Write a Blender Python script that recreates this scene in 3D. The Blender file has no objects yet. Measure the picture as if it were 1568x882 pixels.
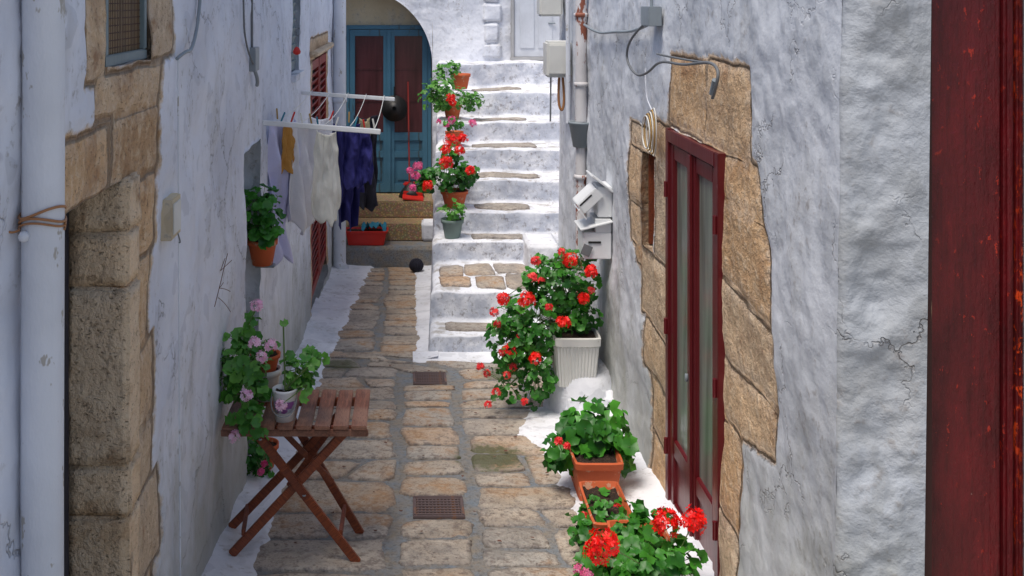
import bpy, bmesh, math, random
from mathutils import Vector, Matrix, noise
random.seed(7)
S=bpy.context.scene
R=random.random
def rr(a,b): return a+(b-a)*random.random()
def g(Y):
    Y=max(-10,min(16,Y)); return -.075*(Y-9.5)
def nz(x,y,z=0,o=3):
    return noise.fractal(Vector((x,y,z)),1.0,2.0,o)
TOP=3.95
# ---------- node helpers
def nd(nt,typ,ins=None,**attrs):
    n=nt.nodes.new(typ)
    for k,v in attrs.items(): setattr(n,k,v)
    for k,v in (ins or {}).items():
        s=n.inputs[k]
        if isinstance(v,bpy.types.NodeSocket): nt.links.new(v,s)
        else: s.default_value=v
    return n
def c4(c): return (c[0],c[1],c[2],1)
def mixc(nt,f,a,b,mode='MIX'):
    n=nt.nodes.new('ShaderNodeMix'); n.data_type='RGBA'; n.blend_type=mode
    for i,v in ((0,f),(6,a),(7,b)):
        if isinstance(v,bpy.types.NodeSocket): nt.links.new(v,n.inputs[i])
        elif i==0: n.inputs[0].default_value=v
        else: n.inputs[i].default_value=c4(v)
    return n.outputs[2]
def rng(nt,v,a,b,c=0,d=1):
    return nd(nt,'ShaderNodeMapRange',{'Value':v,'From Min':a,'From Max':b,'To Min':c,'To Max':d}).outputs[0]
def mth(nt,op,a,b=0.0):
    return nd(nt,'ShaderNodeMath',{0:a,1:b},operation=op).outputs[0]
def nse(nt,co,scale,detail=4,rough=.55,st=None,dist=0,out=0):
    if st: co=nd(nt,'ShaderNodeMapping',{'Vector':co,'Scale':st}).outputs[0]
    return nd(nt,'ShaderNodeTexNoise',{'Vector':co,'Scale':scale,'Detail':min(detail,4),'Roughness':rough,'Distortion':dist}).outputs[out]
def attr(nt,name):
    return nd(nt,'ShaderNodeAttribute',attribute_name=name).outputs['Fac']
def newmat(name):
    m=bpy.data.materials.new(name); m.use_nodes=True
    nt=m.node_tree; p=nt.nodes['Principled BSDF']
    co=nd(nt,'ShaderNodeTexCoord').outputs['Object']
    return m,nt,p,co
def setc(nt,p,c,rough=.8,h=None,dist=.01,stren=1.0):
    if isinstance(c,bpy.types.NodeSocket): nt.links.new(c,p.inputs['Base Color'])
    else: p.inputs['Base Color'].default_value=c4(c)
    if isinstance(rough,bpy.types.NodeSocket): nt.links.new(rough,p.inputs['Roughness'])
    else: p.inputs['Roughness'].default_value=rough
    if h is not None:
        b=nd(nt,'ShaderNodeBump',{'Height':h,'Distance':dist,'Strength':stren})
        nt.links.new(b.outputs[0],p.inputs['Normal'])
def plaster_nodes(nt,co,white=(.80,.82,.86),dirt=(.50,.52,.56),amt=.6,grime=False,crack=False):
    n1=nse(nt,co,1.3,4,.6); n2=nse(nt,co,3.6,4,.65,(1,1,.55)); n3=nse(nt,co,24,4,.62); n4=nse(nt,co,5,2,.5)
    c=mixc(nt,rng(nt,n1,.40,.68,0,amt),white,dirt)
    c=mixc(nt,rng(nt,n2,.54,.68,0,.38),c,(.46,.46,.45))
    c=mixc(nt,rng(nt,n4,.615,.63,0,.28),c,tuple(x*.75 for x in dirt))
    c=mixc(nt,mth(nt,'MULTIPLY',rng(nt,n3,.56,.68,0,.7),rng(nt,n2,.45,.60)),c,(.30,.28,.27))
    cr=None
    if crack:
        wv=nd(nt,'ShaderNodeVectorMath',{0:co,1:nd(nt,'ShaderNodeVectorMath',{0:nse(nt,co,4,4,.7,out=1),3:.35},operation='SCALE').outputs[0]},operation='ADD').outputs[0]
        vd=nd(nt,'ShaderNodeTexVoronoi',{'Vector':wv,'Scale':1.5},feature='DISTANCE_TO_EDGE').outputs['Distance']
        cr=mth(nt,'MULTIPLY',rng(nt,vd,.002,.009,1,0),rng(nt,n1,.47,.56))
        c=mixc(nt,mth(nt,'MULTIPLY',cr,.6),c,(.25,.24,.24))
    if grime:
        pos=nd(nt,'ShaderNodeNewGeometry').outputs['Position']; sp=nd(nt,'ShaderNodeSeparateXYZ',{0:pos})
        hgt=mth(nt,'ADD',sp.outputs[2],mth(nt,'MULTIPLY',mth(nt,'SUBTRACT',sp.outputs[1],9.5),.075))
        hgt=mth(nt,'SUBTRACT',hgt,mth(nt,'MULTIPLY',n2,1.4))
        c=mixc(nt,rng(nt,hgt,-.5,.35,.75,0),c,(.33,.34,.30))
    h=mth(nt,'ADD',mth(nt,'MULTIPLY',n4,1.6),mth(nt,'MULTIPLY',n3,.34))
    h=mth(nt,'ADD',h,mth(nt,'MULTIPLY',n2,.8))
    if cr: h=mth(nt,'SUBTRACT',h,mth(nt,'MULTIPLY',cr,.35))
    return c,h
def stone_nodes(nt,co,a=(.74,.49,.27),b=(.54,.33,.17),gcol=(.56,.46,.34)):
    t=attr(nt,'tone')
    n1=nse(nt,co,4,4,.6,None,.6); n2=nse(nt,co,22,4,.7); n3=nse(nt,co,62,3,.7,(1,1,1.4))
    c=mixc(nt,rng(nt,n1,.35,.65),a,b)
    c=mixc(nt,rng(nt,t,.3,1.0,0,.75),c,gcol)
    c=mixc(nt,rng(nt,t,.0,.2,.5,0),c,tuple(x*.66 for x in b))
    c=mixc(nt,rng(nt,n2,.50,.66,0,.55),c,(.82,.66,.46))
    c=mixc(nt,mth(nt,'MULTIPLY',rng(nt,n1,.56,.68),rng(nt,n2,.38,.58,0,.8)),c,(.28,.13,.05))
    c=mixc(nt,rng(nt,n2,.42,.34,0,.5),c,(.26,.17,.10))
    pit=rng(nt,n3,.61,.68,0,1)
    c=mixc(nt,mth(nt,'MULTIPLY',pit,.5),c,(.16,.10,.05))
    h=mth(nt,'SUBTRACT',mth(nt,'ADD',mth(nt,'MULTIPLY',n1,.9),mth(nt,'MULTIPLY',n2,1.0)),mth(nt,'MULTIPLY',pit,.35))
    return c,h
def mk_wallmat(name,white,dirt,amt,bd):
    m,nt,p,co=newmat(name)
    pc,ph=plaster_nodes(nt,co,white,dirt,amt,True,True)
    sc,sh=stone_nodes(nt,co)
    sd=attr(nt,'sd')
    n=nse(nt,co,12,4,.6); nb=mth(nt,'SUBTRACT',n,.5)
    s=mth(nt,'ADD',sd,mth(nt,'MULTIPLY',nb,.10))
    f=rng(nt,s,-.030,-.010)
    smear=rng(nt,mth(nt,'ADD',sd,mth(nt,'MULTIPLY',nb,.5)),-.02,.10,.55,0)
    edge=mth(nt,'SUBTRACT',1.0,rng(nt,mth(nt,'ABSOLUTE',mth(nt,'ADD',sd,mth(nt,'MULTIPLY',nb,.02))),.003,.014))
    edge=mth(nt,'MULTIPLY',edge,f)
    sc=mixc(nt,mth(nt,'MULTIPLY',smear,rng(nt,n,.42,.58)),sc,(.72,.66,.58))
    c=mixc(nt,f,pc,sc)
    c=mixc(nt,mth(nt,'MULTIPLY',edge,.75),c,(.20,.135,.085))
    hh=mth(nt,'ADD',mth(nt,'MULTIPLY',ph,mth(nt,'SUBTRACT',1.0,f)),mth(nt,'MULTIPLY',sh,mth(nt,'MULTIPLY',f,.022/bd)))
    hh=mth(nt,'SUBTRACT',hh,mth(nt,'ADD',mth(nt,'MULTIPLY',f,.4),mth(nt,'MULTIPLY',edge,1.1)))
    setc(nt,p,c,.88,hh,bd,1.0)
    return m
M={}
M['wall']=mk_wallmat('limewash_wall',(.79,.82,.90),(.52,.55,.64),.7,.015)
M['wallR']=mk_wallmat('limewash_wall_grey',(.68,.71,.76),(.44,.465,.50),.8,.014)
def simple_plaster(name,w,d,a,dist=.016):
    m,nt,p,co=newmat(name); c,h=plaster_nodes(nt,co,w,d,a); setc(nt,p,c,.85,h,dist); return m
M['white']=simple_plaster('white_limewash',(.82,.84,.89),(.54,.56,.62),.6)
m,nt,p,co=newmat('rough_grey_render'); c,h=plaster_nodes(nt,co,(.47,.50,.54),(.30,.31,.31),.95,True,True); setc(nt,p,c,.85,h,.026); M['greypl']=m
M['tanplaster']=simple_plaster('tan_plaster',(.66,.56,.38),(.46,.36,.22),.7,.008)
m,nt,p,co=newmat('rough_stone'); c,h=stone_nodes(nt,co,(.84,.63,.42),(.70,.49,.29),(.70,.61,.48)); setc(nt,p,c,.9,h,.022); M['stone']=m
m,nt,p,co=newmat('worn_limewash_steps'); c,h=plaster_nodes(nt,co,(.84,.86,.91),(.54,.57,.64),.75)
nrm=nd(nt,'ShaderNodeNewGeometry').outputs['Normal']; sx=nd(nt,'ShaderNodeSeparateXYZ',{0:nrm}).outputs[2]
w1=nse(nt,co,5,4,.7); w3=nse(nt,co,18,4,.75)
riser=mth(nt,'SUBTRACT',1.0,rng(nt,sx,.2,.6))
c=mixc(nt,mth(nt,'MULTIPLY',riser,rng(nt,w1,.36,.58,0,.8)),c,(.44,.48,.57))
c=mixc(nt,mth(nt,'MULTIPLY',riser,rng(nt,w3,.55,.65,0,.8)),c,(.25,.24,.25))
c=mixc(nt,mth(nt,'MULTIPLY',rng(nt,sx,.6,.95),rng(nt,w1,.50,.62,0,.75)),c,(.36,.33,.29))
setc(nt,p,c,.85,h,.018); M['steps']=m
def pavemat(name,ca,cb,cc,stain,sa=.8):
    m,nt,p,co=newmat(name)
    t=attr(nt,'tone')
    n1=nse(nt,co,4,4,.65); n2=nse(nt,co,20,4,.74); n5=nse(nt,co,1.6,4,.65); n3=nse(nt,co,80,2,.6)
    c=mixc(nt,rng(nt,t,0,.8),ca,cb)
    c=mixc(nt,rng(nt,t,.80,1.0,0,.8),c,cc)
    c=mixc(nt,rng(nt,t,.0,.25,.6,0),c,tuple(x*.6 for x in cb))
    c=mixc(nt,rng(nt,n1,.44,.60,0,.55),c,(.60,.53,.44))
    c=mixc(nt,rng(nt,n2,.49,.62,0,.75),c,(.19,.145,.115))
    c=mixc(nt,mth(nt,'MULTIPLY',rng(nt,n5,.50,.62),rng(nt,n2,.3,.6,0,sa)),c,stain)
    c=mixc(nt,rng(nt,n5,.46,.36,0,.5),c,(.22,.20,.18))
    c=mixc(nt,rng(nt,n3,.58,.68,0,.5),c,(.11,.09,.08))
    ed=attr(nt,'edge')
    c=mixc(nt,mth(nt,'MULTIPLY',ed,rng(nt,n2,.35,.6,.2,.9)),c,(.16,.14,.13))
    pos=nd(nt,'ShaderNodeNewGeometry').outputs['Position']
    for (mx,my,mr) in ((.55,6.95,.42),(-.62,9.2,.36),(.85,8.9,.40)):
        d=nd(nt,'ShaderNodeVectorMath',{0:pos,1:(mx,my,g(my))},operation='DISTANCE').outputs['Value']
        dd=mth(nt,'ADD',d,mth(nt,'MULTIPLY',n2,.5))
        c=mixc(nt,rng(nt,dd,mr,mr+.10,.85,0),c,(.075,.085,.025))
    h=mth(nt,'ADD',mth(nt,'MULTIPLY',n1,1.4),mth(nt,'MULTIPLY',n2,.9))
    setc(nt,p,c,rng(nt,n5,.35,.65,.30,.75),h,.024); return m
M['pave']=pavemat('paving_limestone',(.50,.385,.27),(.42,.39,.345),(.62,.42,.26),(.46,.26,.12))
M['tread']=pavemat('worn_tread_stone',(.30,.285,.26),(.38,.33,.27),(.34,.32,.30),(.28,.24,.2))
m,nt,p,co=newmat('mortar')
n1=nse(nt,co,7,4,.7); n2=nse(nt,co,40,3,.7)
c=mixc(nt,rng(nt,n1,.35,.65),(.20,.23,.26),(.27,.23,.18)); c=mixc(nt,rng(nt,n2,.5,.66,0,.6),c,(.10,.09,.08))
setc(nt,p,c,.9,mth(nt,'ADD',n1,n2),.015); M['mortar']=m
m,nt,p,co=newmat('ground_earth'); n1=nse(nt,co,2,4,.7); setc(nt,p,mixc(nt,n1,(.3,.27,.23),(.4,.36,.3)),.95); M['ground']=m
m,nt,p,co=newmat('terrazzo')
v=nd(nt,'ShaderNodeTexVoronoi',{'Vector':co,'Scale':38}); c=mixc(nt,rng(nt,v.outputs['Distance'],.1,.5),(.66,.46,.25),(.32,.22,.12)); c=mixc(nt,.35,c,v.outputs['Color'],'MULTIPLY')
setc(nt,p,c,.5); M['terrazzo']=m
def paint(name,c,rough=.45,chip=None,chipamt=.66,st=(1,1,.15),var=.3,dist=.003,sc=9):
    m,nt,p,co=newmat(name)
    n1=nse(nt,co,3,3,.6); n2=nse(nt,co,sc,4,.7,st)
    col=mixc(nt,rng(nt,n1,.35,.7,0,var),c,tuple(x*.45 for x in c))
    if chip: col=mixc(nt,rng(nt,n2,chipamt,chipamt+.03),col,chip)
    setc(nt,p,col,rough,mth(nt,'ADD',n2,n1),dist); return m
def wornred(name,base,hot,thr):
    m,nt,p,co=newmat(name)
    gr_=nse(nt,co,40,4,.65,(1,1,.06)); bl_=nse(nt,co,5,4,.7,(1,1,.4)); sp_=nse(nt,co,34,4,.75,(1,1,.55)); dr_=nse(nt,co,3,4,.6,(3,3,.35))
    c=mixc(nt,rng(nt,bl_,.35,.65),base,tuple(x*.4 for x in base))
    c=mixc(nt,rng(nt,gr_,.50,.68,0,.6),c,tuple(x*.28 for x in base))
    c=mixc(nt,mth(nt,'MULTIPLY',rng(nt,sp_,thr,thr+.03),rng(nt,dr_,.40,.60,.15,1)),c,hot)
    c=mixc(nt,rng(nt,sp_,.29,.26,0,.7),c,(.35,.22,.19))
    setc(nt,p,c,rng(nt,bl_,.3,.7,.25,.55),mth(nt,'ADD',mth(nt,'MULTIPLY',gr_,.7),sp_),.006); return m
M['maroon']=paint('maroon_door_paint',(.12,.008,.012),.32,(.26,.07,.05),.68)
M['reddoor']=wornred('worn_red_paint',(.16,.006,.010),(.45,.03,.012),.63)
M['rededge']=wornred('worn_red_edge',(.15,.006,.008),(.70,.07,.008),.54)
M['darkgap']=paint('dark_wood_edge',(.05,.012,.008),.7,(.3,.2,.12),.6)
M['blue']=paint('blue_door_paint',(.06,.18,.27),.5,(.05,.09,.11),.62)
M['redwood']=paint('red_shutter_paint',(.30,.025,.018),.5,(.1,.02,.02),.6)
M['greendoor']=paint('grey_green_wood',(.34,.38,.38),.6,(.2,.22,.2),.62)
M['greyframe']=paint('grey_frame',(.16,.22,.24),.5)
M['navy']=paint('navy_door',(.01,.013,.03),.5)
M['pipe']=paint('white_painted_pipe',(.72,.75,.81),.5,(.42,.40,.37),.62,(1,1,.5),.3,.006,14)
M['rustpipe']=paint('rusty_pipe',(.70,.68,.68),.6,(.28,.09,.05),.54,(1,1,.4),.35)
M['whitemetal']=paint('white_metal',(.80,.82,.83),.4,(.35,.28,.22),.70)
M['greymetal']=paint('galvanised_metal',(.26,.30,.33),.45,(.2,.2,.2),.62)
M['whitepl']=paint('white_plastic',(.72,.72,.68),.5,(.4,.36,.3),.70,(1,1,1),.25,.001)
M['cable']=paint('grey_cable',(.16,.17,.18),.6)
M['copper']=paint('copper_wire',(.40,.18,.07),.45)
M['grate']=paint('iron_grate',(.13,.09,.085),.6,(.2,.1,.06),.55,(1,1,1))
M['terra']=paint('terracotta',(.60,.12,.035),.75,(.52,.26,.16),.60,(1,1,1),.4,.002,12)
M['redpl']=paint('red_plastic',(.60,.02,.012),.4)
M['greypot']=paint('grey_green_pot',(.17,.24,.22),.6)
M['soil']=paint('soil',(.06,.035,.022),.95,(.16,.09,.05),.58,(1,1,1),.6,.05,60)
M['black']=paint('black_rubber',(.012,.012,.012),.5)
M['straw']=paint('straw_yellow',(.45,.28,.09),.7)
M['door_white']=paint('white_door',(.66,.69,.74),.5,(.4,.4,.4),.68)
M['doorgrey']=paint('grey_door_frame',(.42,.42,.42),.6)
def wood(name,a,b,grey,ga=.75):
    m,nt,p,co=newmat(name)
    n1=nse(nt,co,10,4,.6,(8,.8,8)); n2=nse(nt,co,3,3,.6); n4=nse(nt,co,60,3,.5,(6,.5,6))
    c=mixc(nt,rng(nt,n1,.35,.65),a,b); c=mixc(nt,rng(nt,n2,.42,.62,0,ga),c,grey)
    c=mixc(nt,rng(nt,n4,.52,.66,0,.55),c,tuple(x*.3 for x in b))
    setc(nt,p,c,.5,n1,.003); return m
M['woodtop']=wood('weathered_table_wood',(.26,.10,.055),(.13,.045,.025),(.34,.19,.13))
M['woodleg']=wood('varnished_leg_wood',(.32,.075,.02),(.16,.034,.012),(.10,.03,.02),.5)
def glassm(name,c,rough=.15):
    m,nt,p,co=newmat(name); n=nse(nt,co,14,3,.5,(1,1,.1)); setc(nt,p,mixc(nt,rng(nt,n,.3,.7),c,tuple(x*.5 for x in c)),rough,nse(nt,co,3,2),.003); return m
M['curtain']=glassm('curtained_glass',(.25,.29,.25),.18)
M['redglass']=glassm('dark_red_pane',(.11,.03,.035),.2)
M['brownpane']=glassm('brown_mesh_pane',(.34,.23,.10),.5)
def cloth(name,c):
    m,nt,p,co=newmat(name); n=nse(nt,co,200,2); n1=nse(nt,co,5,3)
    setc(nt,p,mixc(nt,rng(nt,n1,.3,.7,0,.35),c,tuple(x*.75 for x in c)),.9,mth(nt,'ADD',n,mth(nt,'MULTIPLY',n1,4.0)),.004)
    return m
M['cwhite']=cloth('white_cotton',(.86,.86,.90)); M['clilac']=cloth('lilac_cotton',(.66,.66,.90)); M['ctowel']=cloth('towel_cotton',(.76,.76,.70))
M['cnavy']=cloth('navy_cotton',(.02,.02,.15)); M['cblack']=cloth('black_cotton',(.012,.012,.025)); M['colive']=cloth('beige_cotton',(.45,.40,.24)); M['cteal']=cloth('teal_cloth',(.03,.22,.32)); M['cochre']=cloth('ochre_cotton',(.55,.27,.06))
def leafm(name,a,b,trn=.3):
    m,nt,p,co=newmat(name); t=attr(nt,'tone')
    c=mixc(nt,t,a,b)
    setc(nt,p,c,.42)
    tr=nd(nt,'ShaderNodeBsdfTranslucent',{'Color':c}); mx=nd(nt,'ShaderNodeMixShader',{0:trn,1:p.outputs[0],2:tr.outputs[0]})
    nt.links.new(mx.outputs[0],nt.nodes['Material Output'].inputs[0]); return m
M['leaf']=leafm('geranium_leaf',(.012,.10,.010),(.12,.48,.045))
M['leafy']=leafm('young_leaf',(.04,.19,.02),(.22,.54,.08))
M['stem']=leafm('stem',(.12,.22,.05),(.2,.3,.1))
M['fred']=leafm('red_petal',(.85,.003,.003),(1.0,.02,.012),.2)
M['fcoral']=leafm('coral_petal',(.88,.015,.03),(.98,.12,.11))
M['fpink']=leafm('pink_petal',(.85,.45,.66),(.95,.75,.88))
M['fmag']=leafm('magenta_petal',(.80,.06,.3),(.92,.25,.45))
M['dry']=paint('dry_stem',(.14,.06,.04),.9)
# ---------- object helpers
LOC={}
def P(name,loc):
    e=bpy.data.objects.new(name,None); e.location=loc; e.empty_display_size=.1
    S.collection.objects.link(e); LOC[e.name]=Vector(loc); return e
def par(o,e):
    if e: o.parent=e; o.matrix_parent_inverse=Matrix.Translation(-LOC[e.name])
def mesh(name,v,f,mat,parent=None,smooth=True,attrs=None,mats=None,mi=None):
    me=bpy.data.meshes.new(name); me.from_pydata([tuple(x) for x in v],[],f)
    for mm in (mats or [mat]): me.materials.append(mm)
    if mi: me.polygons.foreach_set('material_index',mi)
    if smooth: me.polygons.foreach_set('use_smooth',[True]*len(f))
    for k,a in (attrs or {}).items():
        at=me.attributes.new(k,'FLOAT','POINT'); at.data.foreach_set('value',a)
    me.update(); o=bpy.data.objects.new(name,me); S.collection.objects.link(o); par(o,parent); return o
def box(name,c,s,mat,parent=None,rot=(0,0,0),bev=.004,seg=2,taper=None):
    bm=bmesh.new(); bmesh.ops.create_cube(bm,size=1)
    for v in bm.verts:
        t=1
        if taper and v.co.z<0: t=taper
        v.co=Vector((v.co.x*s[0]*t,v.co.y*s[1]*t,v.co.z*s[2]))
    if bev: bmesh.ops.bevel(bm,geom=bm.edges[:],offset=min(bev,min(s)*.4),segments=seg,affect='EDGES')
    me=bpy.data.meshes.new(name); bm.to_mesh(me); bm.free(); me.materials.append(mat)
    o=bpy.data.objects.new(name,me); S.collection.objects.link(o)
    o.location=c; o.rotation_euler=rot; par(o,parent); return o
def bb(name,x0,x1,y0,y1,z0,z1,mat,parent=None,bev=.004):
    return box(name,((x0+x1)/2,(y0+y1)/2,(z0+z1)/2),(x1-x0,y1-y0,z1-z0),mat,parent,bev=bev)
def beam(name,a,b,w,h,mat,parent):
    a=Vector(a);b=Vector(b);d=b-a
    o=box(name,(a+b)/2,(w,h,d.length),mat,None,bev=.004)
    o.rotation_euler=d.to_track_quat('Z','Y').to_euler(); par(o,parent); return o
def tube(name,pts,r,mat,parent=None,smooth=True):
    cu=bpy.data.curves.new(name,'CURVE'); cu.dimensions='3D'; cu.bevel_depth=r; cu.bevel_resolution=4; cu.use_fill_caps=True
    if smooth and len(pts)>2:
        sp=cu.splines.new('NURBS'); sp.points.add(len(pts)-1)
        for q,p_ in zip(sp.points,pts): q.co=(*p_,1)
        sp.use_endpoint_u=True; sp.order_u=3; sp.resolution_u=6
    else:
        sp=cu.splines.new('POLY'); sp.points.add(len(pts)-1)
        for q,p_ in zip(sp.points,pts): q.co=(*p_,1)
    cu.materials.append(mat); o=bpy.data.objects.new(name,cu); S.collection.objects.link(o); par(o,parent); return o
def lathe(name,c,prof,mat,parent,n=28,sx=1):
    v=[];f=[]
    for (r,z) in prof:
        for i in range(n):
            a=2*math.pi*i/n; v.append((c[0]+r*math.cos(a)*sx,c[1]+r*math.sin(a),c[2]+z))
    for j in range(len(prof)-1):
        for i in range(n):
            k=(i+1)%n; f.append((j*n+i,j*n+k,(j+1)*n+k,(j+1)*n+i))
    f.append(tuple(range(n-1,-1,-1)))
    return mesh(name,v,f,mat,parent)
def soilpatch(parent,x0,x1,y0,y1,z,rnd=False):
    v=[];f=[];n=14
    for i in range(n+1):
        for j in range(n+1):
            a,b=2*i/n-1,2*j/n-1
            if rnd: a,b=a*math.sqrt(1-b*b/2),b*math.sqrt(1-a*a/2)
            x=(x0+x1)/2+a*(x1-x0)/2; y=(y0+y1)/2+b*(y1-y0)/2
            v.append((x,y,z+.022*nz(x*22,y*22,z,3)))
    for i in range(n):
        for j in range(n): q=i*(n+1)+j; f.append((q,q+n+1,q+n+2,q+1))
    mesh('soil',v,f,M['soil'],parent)
def pot(parent,c,r,h,mat):
    lathe('pot',c,[(r*.68,0),(r*.92,h*.78),(r*.93,h*.79),(r*1.02,h*.8),(r*1.04,h),(r*.93,h),(r*.9,h*.75)],mat,parent)
    soilpatch(parent,c[0]-r*.9,c[0]+r*.9,c[1]-r*.9,c[1]+r*.9,c[2]+h*.87,True)
# ---------- polygons for stone blocks
def sdpoly(px,py,poly):
    d=1e9; ins=False; n=len(poly)
    for i in range(n):
        ax,ay=poly[i]; bx,by=poly[(i+1)%n]
        ex,ey=bx-ax,by-ay; wx,wy=px-ax,py-ay
        t=max(0,min(1,(wx*ex+wy*ey)/(ex*ex+ey*ey+1e-12)))
        dx,dy=wx-ex*t,wy-ey*t; d=min(d,dx*dx+dy*dy)
        if (ay>py)!=(by>py) and px<(bx-ax)*(py-ay)/(by-ay)+ax: ins=not ins
    d=math.sqrt(d); return d if ins else -d
def rect(u0,u1,z0,z1,j=.012):
    def q(): return rr(-j,j)
    return [(u0+q(),z0+q()*.5),(u1+q(),z0+q()*.5),(u1+q(),z1+q()*.5),(u0+q(),z1+q()*.5)]
def lines(a,b,res,marks):
    n=max(1,int(round((b-a)/res))); L=[a+(b-a)*i/n for i in range(n+1)]
    L=[x for x in L if all(abs(x-m)>res*.45 for m in marks) or x in(a,b)]
    return sorted(set(L+[m for m in marks if a<m<b]))
def wall(name,posf,u0,u1,z0,z1,res,holes,blocks,mat,parent,amp=.02,seed=0,flip=False,fn=.5):
    us=lines(u0,u1,res,[h[i] for h in holes for i in (0,1)]); zs=lines(z0,z1,res,[h[i] for h in holes for i in (2,3)])
    bl=[(b,min(p_[0] for p_ in b)-.2,max(p_[0] for p_ in b)+.2,min(p_[1] for p_ in b)-.2,max(p_[1] for p_ in b)+.2,random.random()) for b in blocks]
    v=[];f=[];sd=[];tn=[];nzc=len(zs)
    for u in us:
        fade=min(1,min(u-u0,u1-u)/.10)
        for z in zs:
            best=-.2;tone=0
            for (b,a0,a1,b0,b1,t) in bl:
                if a0<u<a1 and b0<z<b1:
                    s=sdpoly(u,z,b)
                    if s>best: best=s;tone=t
            d=amp*nz(u*1.3,z*1.1,seed,2)+amp*fn*.7*nz(u*4,z*4,seed+5,3)+amp*.16*nz(u*12,z*12,seed+6,2)
            d*=fade
            if best>-.2: d+= -.016*max(0,min(1,(best+.03)/.03))
            if best>-.02: d+=.010*min(1,max(0,best)/.035)
            du=.010*nz(u*4,z*4,seed+9,2)*fade; dz=.010*nz(u*4,z*4,seed+13,2)
            v.append(posf(u+du,z+dz,d)); sd.append(best); tn.append(tone)
    def inh(u,z):
        return any(h[0]<u<h[1] and h[2]<z<h[3] for h in holes)
    for i in range(len(us)-1):
        for j in range(nzc-1):
            if inh((us[i]+us[i+1])/2,(zs[j]+zs[j+1])/2): continue
            a=i*nzc+j; q=(a,a+nzc,a+nzc+1,a+1); f.append(q[::-1] if flip else q)
    for h in holes:
        ia=[k for k,u in enumerate(us) if h[0]-1e-6<=u<=h[1]+1e-6]; ja=[k for k,z in enumerate(zs) if h[2]-1e-6<=z<=h[3]+1e-6]
        loop=[(ia[0],j) for j in ja]+[(i,ja[-1]) for i in ia[1:]]+[(ia[-1],j) for j in ja[::-1][1:]]+[(i,ja[0]) for i in ia[::-1][1:-1]]
        st=len(v); n=len(loop)
        for (i,j) in loop:
            v.append(posf(us[i],zs[j],-h[4])); sd.append(sd[i*nzc+j]+.02); tn.append(tn[i*nzc+j])
        for k in range(n):
            a=loop[k];b=loop[(k+1)%n]; f.append((a[0]*nzc+a[1],b[0]*nzc+b[1],st+(k+1)%n,st+k))
    return mesh(name,v,f,mat,parent,True,{'sd':sd,'tone':tn})
# ================= GROUND
ys=[-150,-10,-5,0,5,9.5,13,16,150]; xs=[-150,-5,5,150]
mesh('ground',[(x,y,g(y)-.02) for y in ys for x in xs],[(i*4+j,i*4+j+1,i*4+5+j,i*4+4+j) for i in range(8) for j in range(3)],M['ground'],None,False)
pv=P('stone_pavement',(0,8,0))
nx,ny=60,300;v=[];f=[]
for i in range(ny+1):
    Y=1+13.4*i/ny
    for j in range(nx+1):
        X=-1.15+2.85*j/nx; v.append((X,Y,g(Y)+.006+.010*nz(X*6,Y*6,2,3)))
for i in range(ny):
    for j in range(nx):
        a=i*(nx+1)+j; f.append((a,a+1,a+nx+2,a+nx+1))
mesh('mortar_bed',v,f,M['mortar'],pv)
def stone(q,zf,SV,SF,ST,SE,hh=.016,tilt=.006,wobble=.06):
    n=40; s0=rr(0,99); t=random.random(); tx,ty=rr(-tilt,tilt),rr(-tilt,tilt); e=rr(.22,.5)
    base=len(SV); rings=[(1.0,-.012,1),(.985,hh*.4,1),(.95,hh*.95,.7),(.84,hh+.001,.12),(.5,hh+.003,0),(.2,hh+.002,0)]
    for (k,dz,ed) in rings:
        for i in range(n):
            a=2*math.pi*(i+.5)/n; c,s=math.cos(a),math.sin(a)
            px=math.copysign(abs(c)**e,c); py=math.copysign(abs(s)**e,s)
            w=1-wobble*.5+wobble*1.5*nz(c*1.6+s0,s*1.6,0,2)+wobble*.8*nz(c*5+s0,s*5,0,2)
            px*=w*k;py*=w*k
            u,v_=(px+1)/2,(py+1)/2
            X=(q[0][0]*(1-u)+q[1][0]*u)*(1-v_)+(q[3][0]*(1-u)+q[2][0]*u)*v_
            Y=(q[0][1]*(1-u)+q[1][1]*u)*(1-v_)+(q[3][1]*(1-u)+q[2][1]*u)*v_
            SV.append((X,Y,zf(X,Y)+dz+tx*px+ty*py+(.007*nz(X*7,Y*7,s0,3) if dz>0 else 0))); ST.append(t); SE.append(ed)
    for r_ in range(len(rings)-1):
        for i in range(n):
            k=(i+1)%n; SF.append((base+r_*n+i,base+r_*n+k,base+(r_+1)*n+k,base+(r_+1)*n+i))
    SF.append(tuple(base+5*n+i for i in range(n)))
def XL(Y): return -.76+(Y-5.5)*.012 if Y<9 else -.72+(Y-9)*.05
def XR(Y):
    if Y<8: return .95-(Y-5.6)*.02
    if Y<9.35: return 1.35
    return .08+(Y-9.5)*.005
gr=[(.02,.32,6.0,6.3),(.03,.31,8.62,8.95)]
zf=lambda X,Y:g(Y)
SV=[];SF=[];ST=[];SE=[]
def seam(c,Y):
    if Y>9.25: return {0:-.30}.get(c,0)+.06*nz(Y*1.3,c,0,3)
    return {0:-.075,1:.37}[c]+.075*nz(Y*1.2,c*9,0,3)
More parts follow.
